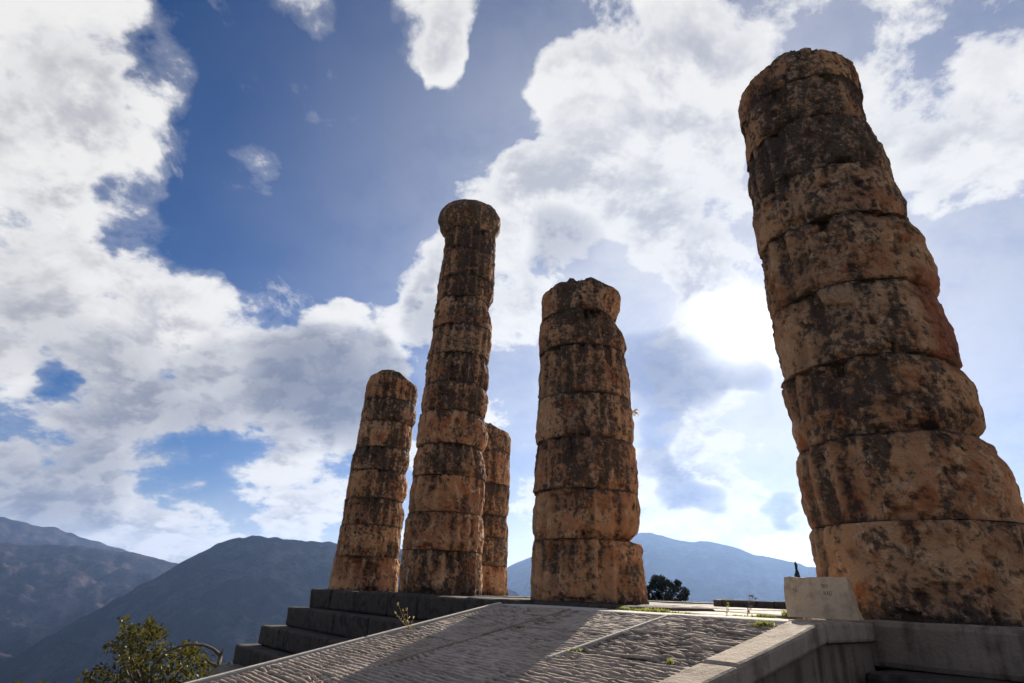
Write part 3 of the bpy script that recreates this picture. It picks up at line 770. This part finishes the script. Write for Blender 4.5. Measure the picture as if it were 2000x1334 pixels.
        V = np.stack([X, Y, base[2] + z - (pr['z0'] if i else 0) * 0], 1)
        nr = len(hh); F = []
        for a in range(nr - 1):
            o1, o2 = a * nphi, (a + 1) * nphi
            for k in range(nphi):
                k2 = (k + 1) % nphi; F.append([o1 + k, o2 + k, o2 + k2, o1 + k2])
        # end faces: rings towards the centre
        V = list(V); cen = np.array([base[0] + lat[0] * cx.mean(), base[1] + lat[1] * cx.mean()])
        def cap(row, up, zc):
            prev = [row * nphi + k for k in range(nphi)]
            for fct in (.72, .40):
                cur = []
                for k in range(nphi):
                    v = V[row * nphi + k]; p = cen + (v[:2] - cen) * fct
                    dz = 0
                    if last and up:
                        q = np.array([[p[0] * 2.1, p[1] * 2.1, seed]]); dz = .11 * float(fbm(q, 3, seed)[0]) + .05
                    cur.append(len(V)); V.append(np.array([p[0], p[1], (v[2] if not (last and up) else .5 * v[2] + .5 * zc) + dz]))
                for k in range(nphi):
                    k2 = (k + 1) % nphi
                    F.append([prev[k], cur[k], cur[k2], prev[k2]] if up else [prev[k2], cur[k2], cur[k], prev[k]])
                prev = cur
            V.append(np.array([cen[0], cen[1], zc + (.07 if last and up else 0)])); cc = len(V) - 1
            for k in range(nphi):
                k2 = (k + 1) % nphi; F.append([prev[k], cc, prev[k2]] if up else [prev[k2], cc, prev[k]])
        n_body = len(V)
        cap(0, False, base[2] + h0); cap(nr - 1, True, base[2] + h1)
        V = np.array(V); pad = len(V) - n_body
        hrel = HH / max(5.0, pr['top'])
        lich = .355 + .155 * sstep(hrel, .05, .6) + rnd.uniform(-.08, .08) - .22 * np.maximum(wL * .8, wR * .5)
        lich = lich + .12 * np.exp(-e1 / .12)
        gro = np.clip(scal * fm * .7 + .5 * sstep(pitn, .3, .5) + .35 * cut + np.exp(-np.minimum(e0, e1) / .012) * (.0 if (i == 0) else .7), 0, 1)  # mask: painted shade in flutes, pits and cuts, plus dark drum joints
        if i == 0: lich = lich + .35 * np.exp(-HH / .10)
        arr_ = .75 * np.clip((1 - scal), 0, 1) ** 9 * fm * sstep(n1 + n2, -.15, .3) * sstep(np.minimum(e0, e1), .0, .05)  # mask for the light painted along the flute edges, broken by wear
        fresh = np.zeros_like(HH)
        if key == 'R':
            fr_ = sstep(c, .66, .80) * sstep(s, -.6, .1)
            if i == 3: fresh = fr_ * sstep(radial_noise(dirs, HH, .8, 2.0, 2, 5) + .6, .1, .3)
            if i == 4: fresh = .8 * fr_ * sstep(e0, .22, .10)
            if i == 2: fresh = .3 * fr_ * sstep(e1, .2, .05)
        at = {k_: np.concatenate([v_, np.full(pad, v_.mean())]) for k_, v_ in (('lichen', lich), ('groove', gro), ('fresh', fresh), ('arris_light', arr_))}
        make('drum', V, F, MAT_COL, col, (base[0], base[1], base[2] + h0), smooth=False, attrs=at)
    if key == 'T':
        prof = [(8.445, .55), (8.46, .60), (8.50, .625), (8.56, .66), (8.63, .715), (8.70, .76), (8.79, .795), (8.90, .81), (9.0, .805), (9.08, .78), (9.15, .735), (9.22, .66), (9.28, .55), (9.33, .40), (9.35, .2)]
        hp = np.array([p[0] for p in prof]); rp = np.array([p[1] for p in prof])
        hh = np.linspace(8.445, 9.35, 60); n = 160; psi = np.linspace(0, 2 * math.pi, n, endpoint=False)
        PS, HH = np.meshgrid(psi, hh); PS = PS.ravel(); HH = HH.ravel(); c, s = np.cos(PS), np.sin(PS); dirs = np.stack([c, s], 1)
        r = np.interp(HH, hp, rp)
        e = terr(radial_noise(dirs, HH, .8, 1.4, 3, 611), 4) * .09 + radial_noise(dirs, HH, .8, 5, 4, 612) * .026 + radial_noise(dirs, HH, .8, 18, 3, 613) * .009
        r = r * (1 - .03 * np.abs(c) ** 3) + e
        z = HH + .05 * radial_noise(dirs, HH, .8, 1.8, 3, 614) * sstep(HH, 8.9, 9.2)
        x = .045 + r * c; y = r * s
        V = np.stack([base[0] + lat[0] * x - fd[0] * y, base[1] + lat[1] * x - fd[1] * y, base[2] + z], 1)
        F = []
        for a in range(len(hh) - 1):
            for k in range(n):
                k2 = (k + 1) % n; F.append([a * n + k, (a + 1) * n + k, (a + 1) * n + k2, a * n + k2])
        F.append([k for k in range(n)]); F.append([(len(hh) - 1) * n + k for k in range(n)][::-1])
        at = {'lichen': .62 + 0 * HH, 'groove': 0 * HH, 'fresh': 0 * HH, 'arris_light': 0 * HH}
        make('capital', V, F, MAT_COL, col, (base[0], base[1], base[2] + 8.445), smooth=False, attrs=at)
    return col, base, fd, lat


COLS = {k: build_column(k) for k in 'RMTLB'}

# ------------------------------------------------------------------ plaque leaning in front of the near column
plq = thing('plaque', W(4.15, 1.22, -.006), 'cream inscribed marble plaque standing at the foot of the nearest column', 'plaque')
a_l, a_r, zb_ = 3.83, 4.40, -.004
V, F = rbox((1, 1, 1), (10, 3, 8), .02)
u = V[:, 0] + .5; w_ = V[:, 1] + .5; h_ = V[:, 2]
aL = a_l - .015 * h_; aR = a_r + .055 * (1 - h_) ** 1.2 - .02 * h_
A = aL + (aR - aL) * u
A = A + .016 * fbm(np.stack([u * 0, h_ * 6, w_], 1), 3, 4) * (np.abs(u - .5) > .4)
Bv = 1.20 + .085 * w_ - .05 * h_
Zv = zb_ + .335 * h_ + .011 * fbm(np.stack([u * 7, w_, 0 * u], 1), 3, 6) * (h_ > .5)
make('tablet', Wv(np.stack([A, Bv, Zv], 1)), [f[::-1] for f in F], MAT_PLAQUE, plq, W(4.1, 1.22, zb_))
ins = Acc()


def stroke(a, z, da, dz, t=.0035):
    """a cut line of the worn inscription on the tablet face, running from (a,z) by (da,dz)"""
    L = math.hypot(da, dz); nx, nz = -dz / L * t / 2, da / L * t / 2
    def f(aa, zz, o): return W(aa, 1.20 + .085 - .05 * (zz / .335) + o, zz)
    c4 = [(a + nx, z + nz), (a + da + nx, z + dz + nz), (a + da - nx, z + dz - nz), (a - nx, z - nz)]
    ins.add([f(p, s_, .0015) for p, s_ in c4] + [f(p, s_, -.004) for p, s_ in c4], [(0, 1, 2, 3), (4, 7, 6, 5), (0, 4, 5, 1), (1, 5, 6, 2), (2, 6, 7, 3), (3, 7, 4, 0)])


LET = {'T': [(0, 1, 1, 0), (.5, 0, 0, 1)], 'O': [(0, 0, 0, 1), (0, 1, .8, 0), (.8, 0, 0, 1), (0, 0, .8, 0)], 'Y': [(.5, 0, 0, .5), (.5, .5, -.45, .5), (.5, .5, .45, .5)],
       'A': [(0, 0, .45, 1), (.9, 0, -.45, 1), (.2, .4, .5, 0)], 'N': [(0, 0, 0, 1), (0, 1, .8, -1), (.8, 0, 0, 1)], 'E': [(0, 0, 0, 1), (0, 1, .7, 0), (0, .5, .6, 0), (0, 0, .7, 0)], 'I': [(.3, 0, 0, 1)]}


def word(txt, a, z, h):
    for ch in txt:
        for (x0, y0, dx, dy) in LET[ch]: stroke(a + x0 * h * .62, z + y0 * h, dx * h * .62, dy * h)
        a += h * .82


word('TOY', 4.165, .245, .026)
word('NAO', 4.185, .185, .030)
word('TO', 3.905, .205, .026)
make('inscription', ins.V, ins.F, MAT_INK, plq, W(4.2, 1.26, .2), recalc=True)

# low course of dark stone lying across the floor, seen past the plaque
lw = thing('low_wall', (6.0, 15.0, -.03), 'low dark stone course lying across the temple floor', 'wall')
c0 = np.array([4.95, 14.9]); c1 = np.array([8.3, 15.25]); dv = (c1 - c0) / np.linalg.norm(c1 - c0); nv = np.array([-dv[1], dv[0]])
pos = 0.0
for i, L in enumerate((1.25, 1.0, 1.15)):
    V, F = rbox((L - .008, .5, .165), (8, 4, 4), .045)
    V = V + np.stack([fbm(V * 4 + 7 * c + i * 20, 3, 60 + c) for c in range(3)], 1) * .012
    p = c0 + dv * (pos + L / 2)
    X = np.stack([p[0] + V[:, 0] * dv[0] + V[:, 1] * nv[0], p[1] + V[:, 0] * dv[1] + V[:, 1] * nv[1], V[:, 2] - .03], 1)
    make('block', X, F, MAT_STEP, lw, (p[0], p[1], -.03)); pos += L


# ------------------------------------------------------------------ vegetation
def leaf_quad(acc, p, size, rnd, elong=1.8, up=0.0):
    d = np.array([rnd.gauss(0, 1), rnd.gauss(0, 1), rnd.gauss(0, 1) + up]); d /= np.linalg.norm(d)
    e = np.cross(d, [rnd.gauss(0, 1), rnd.gauss(0, 1), rnd.gauss(0, 1)]); e /= np.linalg.norm(e) + 1e-9
    L = size * elong / 2; w = size / 2
    acc.add([p - d * L, p + e * w, p + d * L, p - e * w], [(0, 1, 2, 3)])


def crown(clusters, per, size, seed, elong=1.8):
    rnd = random.Random(seed); acc = Acc()
    for (c, rad) in clusters:
        c = np.asarray(c, float)
        for _ in range(int(per * (rad / .35) ** 1.6)):
            v = np.array([rnd.gauss(0, 1), rnd.gauss(0, 1), rnd.gauss(0, .9)]); v /= np.linalg.norm(v)
            leaf_quad(acc, c + v * rad * rnd.uniform(.25, 1.0) ** .7, size * rnd.uniform(.6, 1.3), rnd, elong)
    return acc


def dirpt(az, el, dist):
    """point in the world at a bearing, elevation and horizontal distance from the viewpoint"""
    a = math.radians(az); return np.array([dist * math.sin(a), dist * math.cos(a), EYE + dist * math.tan(math.radians(el))])


def limb_set(acc, base, tips, r0, seed):
    rnd = random.Random(seed)
    for tp in tips:
        base = np.asarray(base, float); tp = np.asarray(tp, float)
        mid = base * .45 + tp * .55 + np.array([rnd.uniform(-.2, .2), rnd.uniform(-.2, .2), -.1])
        acc.add(*tube([base, base * .75 + mid * .25 + np.array([0, 0, .08]), mid, tp], [r0, r0 * .8, r0 * .5, r0 * .15], 6))


def olive_tree():
    dist = 19.5
    foot = dirpt(-26.6, 0, dist); gz = float(ground_z(foot[:1], foot[1:2])[0])
    t = thing('tree', (foot[0], foot[1], gz), 'olive-green leafy tree below the platform corner with a bare arching branch', 'tree')
    rnd = random.Random(21); cl = []
    outline = [(-29.4, -2.95, .16), (-29.3, -3.3, .22), (-28.9, -3.6, .28), (-27.6, -2.9, .13), (-27.65, -3.25, .18), (-27.8, -3.6, .24), (-28.3, -3.8, .3), (-26.9, -3.7, .20), (-27.2, -4.2, .33),
               (-28.4, -4.6, .38), (-29.4, -4.5, .30), (-30.0, -4.9, .18), (-29.2, -5.5, .42), (-27.8, -5.4, .45), (-26.6, -5.0, .30), (-26.0, -5.3, .26), (-25.2, -4.75, .24), (-24.7, -5.0, .28),
               (-24.1, -5.1, .22), (-23.6, -5.5, .28), (-25.0, -5.8, .42), (-26.5, -6.2, .5), (-28.3, -6.5, .52), (-30.3, -6.4, .26), (-30.8, -6.7, .2), (-23.2, -6.3, .35), (-24.4, -6.8, .5), (-29.8, -7.3, .55),
               (-26.8, -7.6, .6), (-23.2, -7.4, .4), (-28, -9, .8), (-25, -8.8, .7), (-30.5, -8.6, .6), (-27, -10.5, .8)]
    for (az, el, r) in outline:
        for _ in range(2):
            cl.append((dirpt(az + rnd.uniform(-.5, .5), el + rnd.uniform(-.15, .1), dist + rnd.uniform(-.9, .9)), r * rnd.uniform(.75, 1.0)))
    ac = crown(cl, 85, .058, 5, 1.9)
    make('crown', ac.V, ac.F, MAT_LEAF, t, dirpt(-27, -6, dist))
    wd = Acc(); top = dirpt(-26.8, -8.5, dist)
    wd.add(*tube([(foot[0], foot[1], gz - .3), np.array([foot[0], foot[1], gz]) * .5 + top * .5 + np.array([.15, 0, 0]), top], [.26, .2, .15], 8))
    limb_set(wd, top, [c for c, r in cl[::4]], .06, 8)
    make('trunk', wd.V, wd.F, MAT_BARK, t, (foot[0], foot[1], gz), smooth=True)
    br = Acc(); dd = dist - 1.0
    pts = [(-27.0, -5.9), (-26.3, -5.05), (-25.6, -4.72), (-24.7, -4.55), (-23.8, -4.62), (-23.1, -4.9), (-22.5, -5.35)]
    br.add(*tube([dirpt(a, e, dd) for a, e in pts], [.036, .034, .032, .031, .032, .036, .045], 7))
    br.add(*tube([dirpt(-22.5, -5.3, dd), dirpt(-22.5, -5.8, dd), dirpt(-22.45, -6.3, dd), dirpt(-22.9, -7.6, dd)], [.048, .056, .064, .08], 7))
    br.add(*tube([dirpt(-22.5, -5.35, dd), dirpt(-22.4, -5.0, dd), dirpt(-22.37, -4.8, dd)], [.05, .03, .015], 6))
    br.add(*tube([dirpt(-22.5, -6.1, dd), dirpt(-21.9, -6.0, dd), dirpt(-21.65, -5.75, dd)], [.05, .04, .025], 6))
    br.add(*tube([dirpt(-22.6, -6.1, dd), dirpt(-23.1, -5.85, dd), dirpt(-23.6, -5.5, dd)], [.045, .03, .015], 6))
    make('bare_branch', br.V, br.F, MAT_BARK, t, dirpt(-23, -5.5, dd), smooth=True)


olive_tree()


def shrub(az, el_top, dist, label, clusters, seed, size=.05):
    foot = dirpt(az, 0, dist); gz = float(ground_z(foot[:1], foot[1:2])[0])
    t = thing('shrub', (foot[0], foot[1], gz), label, 'shrub')
    cl = [(dirpt(az + da, el_top + de, dist), r) for da, de, r in clusters]
    ac = crown(cl, 100, size, seed); make('crown', ac.V, ac.F, MAT_LEAF, t, cl[0][0])
    wd = Acc(); limb_set(wd, (foot[0], foot[1], gz - .2), [c for c, r in cl], .04, seed); make('trunk', wd.V, wd.F, MAT_BARK, t, (foot[0], foot[1], gz))


shrub(-35.0, -6.75, 15.0, 'small pale leafy shrub at the bottom left corner', [(0, -.1, .10), (-.1, -.5, .13), (.1, -.9, .2), (-.1, -1.5, .3), (0, -2.5, .5), (.3, -3.8, .6)], 31)
shrub(-33.5, -6.85, 17.0, 'dark green shrub at the bottom edge left of the tree', [(0, -.15, .14), (.4, -.5, .18), (-.4, -.5, .16), (0, -.9, .25), (.3, -1.5, .35), (0, -2.5, .5), (.2, -4, .6)], 33)


def pine():
    dist = 46.0; foot = dirpt(14.1, 0, dist); gz = float(ground_z(foot[:1], foot[1:2])[0])
    t = thing('pine_tree', (foot[0], foot[1], gz), 'dark bushy pine tree beyond the floor between the two near columns', 'tree')
    cl = []; rnd = random.Random(4)
    for (az, el, r) in [(13.5, 1.65, .28), (13.9, 1.5, .32), (13.2, 1.45, .25), (14.3, 1.25, .35), (13.3, 1.0, .4), (12.85, .75, .3), (12.6, .45, .3), (13.9, .85, .45), (14.8, 1.15, .3), (15.3, 1.25, .26), (15.2, .85, .35), (15.7, .75, .2), (15.9, .45, .24), (15.4, .3, .34),
                        (14.5, .3, .5), (13.4, .2, .5), (12.6, 0, .4), (15.9, .05, .2), (14.2, -.3, .55), (13.0, -.5, .55), (15.2, -.25, .35), (13.5, -1.2, .8), (15.0, -1.3, .7), (14.3, -2.2, .9), (13.0, -2.4, .8)]:
        for _ in range(3): cl.append((dirpt(az + rnd.uniform(-.15, .15), el + rnd.uniform(-.12, .08), dist + rnd.uniform(-1.2, 1.2)), r * rnd.uniform(.7, 1.0)))
    ac = crown(cl, 130, .085, 9, 2.2); make('crown', ac.V, ac.F, MAT_PINE, t, dirpt(14, .3, dist))
    wd = Acc(); top = dirpt(14.2, -1.0, dist); wd.add(*tube([(foot[0], foot[1], gz - .4), top * .5 + np.array([foot[0], foot[1], gz]) * .5, top], [.32, .26, .2], 8))
    limb_set(wd, top, [c for c, r in cl[::5]], .07, 2); make('trunk', wd.V, wd.F, MAT_BARK, t, (foot[0], foot[1], gz))


pine()


def cypress():
    dist = 52.0; foot = dirpt(24.85, 0, dist); gz = float(ground_z(foot[:1], foot[1:2])[0])
    t = thing('cypress_tree', (foot[0], foot[1], gz), 'slim dark cypress tip rising behind the plaque', 'tree')
    rnd = random.Random(6); acc = Acc(); topz = EYE + dist * math.tan(math.radians(3.12))
    for _ in range(5200):
        f = rnd.random() ** .8; z = topz - f * (topz - gz - .6)
        w = .04 + .40 * min(1, (topz - z) / 4.2) ** .8 * (1 - .25 * f)
        w *= .85 + .3 * math.sin(z * 7 + rnd.uniform(0, .6))
        an = rnd.uniform(0, 2 * math.pi); rr = w * math.sqrt(rnd.random())
        leaf_quad(acc, np.array([foot[0] + rr * math.cos(an) - .05 * (topz - z) * 0, foot[1] + rr * math.sin(an), z]), .07, rnd, 2.6, 1.8)
    make('crown', acc.V, acc.F, MAT_PINE, t, (foot[0], foot[1], gz + 3))
    V, F = tube([(foot[0], foot[1], gz - .4), (foot[0], foot[1], gz + 2), (foot[0], foot[1], topz - 1)], [.18, .14, .03], 7)
    make('trunk', V, F, MAT_BARK, t, (foot[0], foot[1], gz))


cypress()


def blades(acc, p, n, h, spread, rnd, width=.006):
    for _ in range(n):
        b = np.asarray(p, float) + np.array([rnd.gauss(0, spread), rnd.gauss(0, spread), 0])
        an = rnd.uniform(0, 2 * math.pi); ln = rnd.uniform(.2, .9) * h; hh = h * rnd.uniform(.5, 1.1)
        t = np.array([math.cos(an), math.sin(an), 0]); w = np.array([-t[1], t[0], 0]) * width * rnd.uniform(.6, 1.4)
        m1 = b + t * ln * .35 + np.array([0, 0, hh * .65]); m2 = b + t * ln + np.array([0, 0, hh])
        acc.add([b - w, b + w, m1 + w * .7, m1 - w * .7, m2], [(0, 1, 2, 3), (3, 2, 4)])


def grass():
    rnd = random.Random(12); g = Acc()
    def tuft(a, b, n, h, s, z=-.036): blades(g, W(a, b, z), n, h, s, rnd)
    for _ in range(26):   # along the joint between landing and threshold
        a = rnd.uniform(1.45, 2.25); tuft(a, 1.0 + rnd.gauss(0, .012), 22, rnd.uniform(.02, .05), .022)
    for _ in range(8): tuft(rnd.uniform(2.2, 2.6), 1.0 + rnd.gauss(0, .01), 14, .02, .02)
    for _ in range(16): tuft(rnd.uniform(3.25, 3.55), 1.01 + rnd.gauss(0, .012), 22, rnd.uniform(.02, .045), .02)
    for _ in range(9): tuft(rnd.uniform(3.05, 3.3), 1.005, 12, .022, .016)
    for _ in range(12): tuft(rnd.uniform(3.62, 3.84), .93 + rnd.uniform(-.1, .1), 24, rnd.uniform(.05, .09), .025, -.006)
    def on_ramp(a, b, n, h, s): blades(g, W(a, b, ZR - SL * (b - B0) - .01), n, h, s, rnd)
    on_ramp(3.93, 1.9, 60, .05, .03); on_ramp(3.98, 1.86, 40, .04, .02)
    on_ramp(3.9, 3.05, 16, .04, .012); on_ramp(2.93, 3.07, 22, .03, .03)
    on_ramp(1.5, 2.56, 20, .02, .05); on_ramp(.95, 3.25, 12, .02, .04)
    on_ramp(.19, 3.1, 16, .04, .02)
    o = make('grass', g.V, g.F, MAT_GRASS); o['kind'] = 'stuff'


grass()


def weed(name, root, stems, label, mat, seed, heads=True, leaf=.012):
    """thin stalks with small heads; stems: (dx, dy, height)"""
    rnd = random.Random(seed); acc = Acc(); root = np.asarray(root, float); hd = Acc()
    for dx, dy, h in stems:
        tip = root + np.array([dx, dy, h])
        acc.add(*tube([root, root * .5 + tip * .5 + np.array([dx * .15, dy * .15, h * .08]), tip], [.0028, .002, .0014], 5))
        if heads:
            for _ in range(9): leaf_quad(hd, tip + np.array([rnd.gauss(0, .008), rnd.gauss(0, .008), rnd.gauss(0, .010)]), leaf, rnd, 1.6)
        for _ in range(4):
            p = root + (tip - root) * rnd.uniform(.2, .8); leaf_quad(hd, p + np.array([rnd.gauss(0, .01), rnd.gauss(0, .01), 0]), leaf, rnd, 2.4)
    t = thing(name, root, label, 'weed')
    make('stalk', acc.V, acc.F, mat, t, root); make('leaves', hd.V, hd.F, mat, t, root)
    return t


def at(a, b, z): return W(a, b, z)


weed('weed', W(3.02, 1.0, -.036), [(.01, .0, .16), (.03, .01, .11)], 'thin yellow-green weed stalk growing at the landing edge', MAT_GRASS, 1)
weed('weed', W(3.0, .6, -.032), [(.05, .0, .20), (.085, .01, .19), (.11, .0, .175)], 'dark dry weed with three nodding heads behind the landing', MAT_DRYWOOD, 2, True, .014)
weed('weed', W(.24, 3.12, ZR - SL * (3.12 - B0)), [(-.16, .02, .26), (-.10, .03, .20), (-.18, .0, .17), (.03, .02, .12), (-.05, 0, .22)], 'straggly dry weed leaning over the far edge of the ramp', MAT_DRY, 3)
# sprig on the side of the middle column
cM, bM, fM, lM = COLS['M']
hM = 2.93; pM = np.array([bM[0] + lM[0] * .74, bM[1] + lM[1] * .74, bM[2] + hM])
spr = Acc(); rnd_ = random.Random(5)
sg = thing('sprig', pM, 'tiny dry sprig growing from the side of the column beside the ramp', 'plant')
tips = []
for dx, dz in ((.07, .02), (.10, .05), (.11, -.01), (.06, -.04), (.09, .0)):
    tip = pM + np.array([lM[0] * dx, lM[1] * dx, dz]); tips.append(tip); spr.add(*tube([pM - np.array([lM[0], lM[1], 0]) * .05, pM * .5 + tip * .5 + np.array([0, 0, .01]), tip], [.006, .004, .003], 5))
lf = Acc()
for tp in tips:
    for _ in range(22): leaf_quad(lf, tp + np.array([rnd_.gauss(0, .014)] * 3) * np.array([rnd_.choice((-1, 1)), rnd_.choice((-1, 1)), rnd_.choice((-1, 1))]), .018, rnd_, 1.5)
make('stem', spr.V, spr.F, MAT_DRYWOOD, sg, pM); make('leaves', lf.V, lf.F, MAT_DRY, sg, pM)
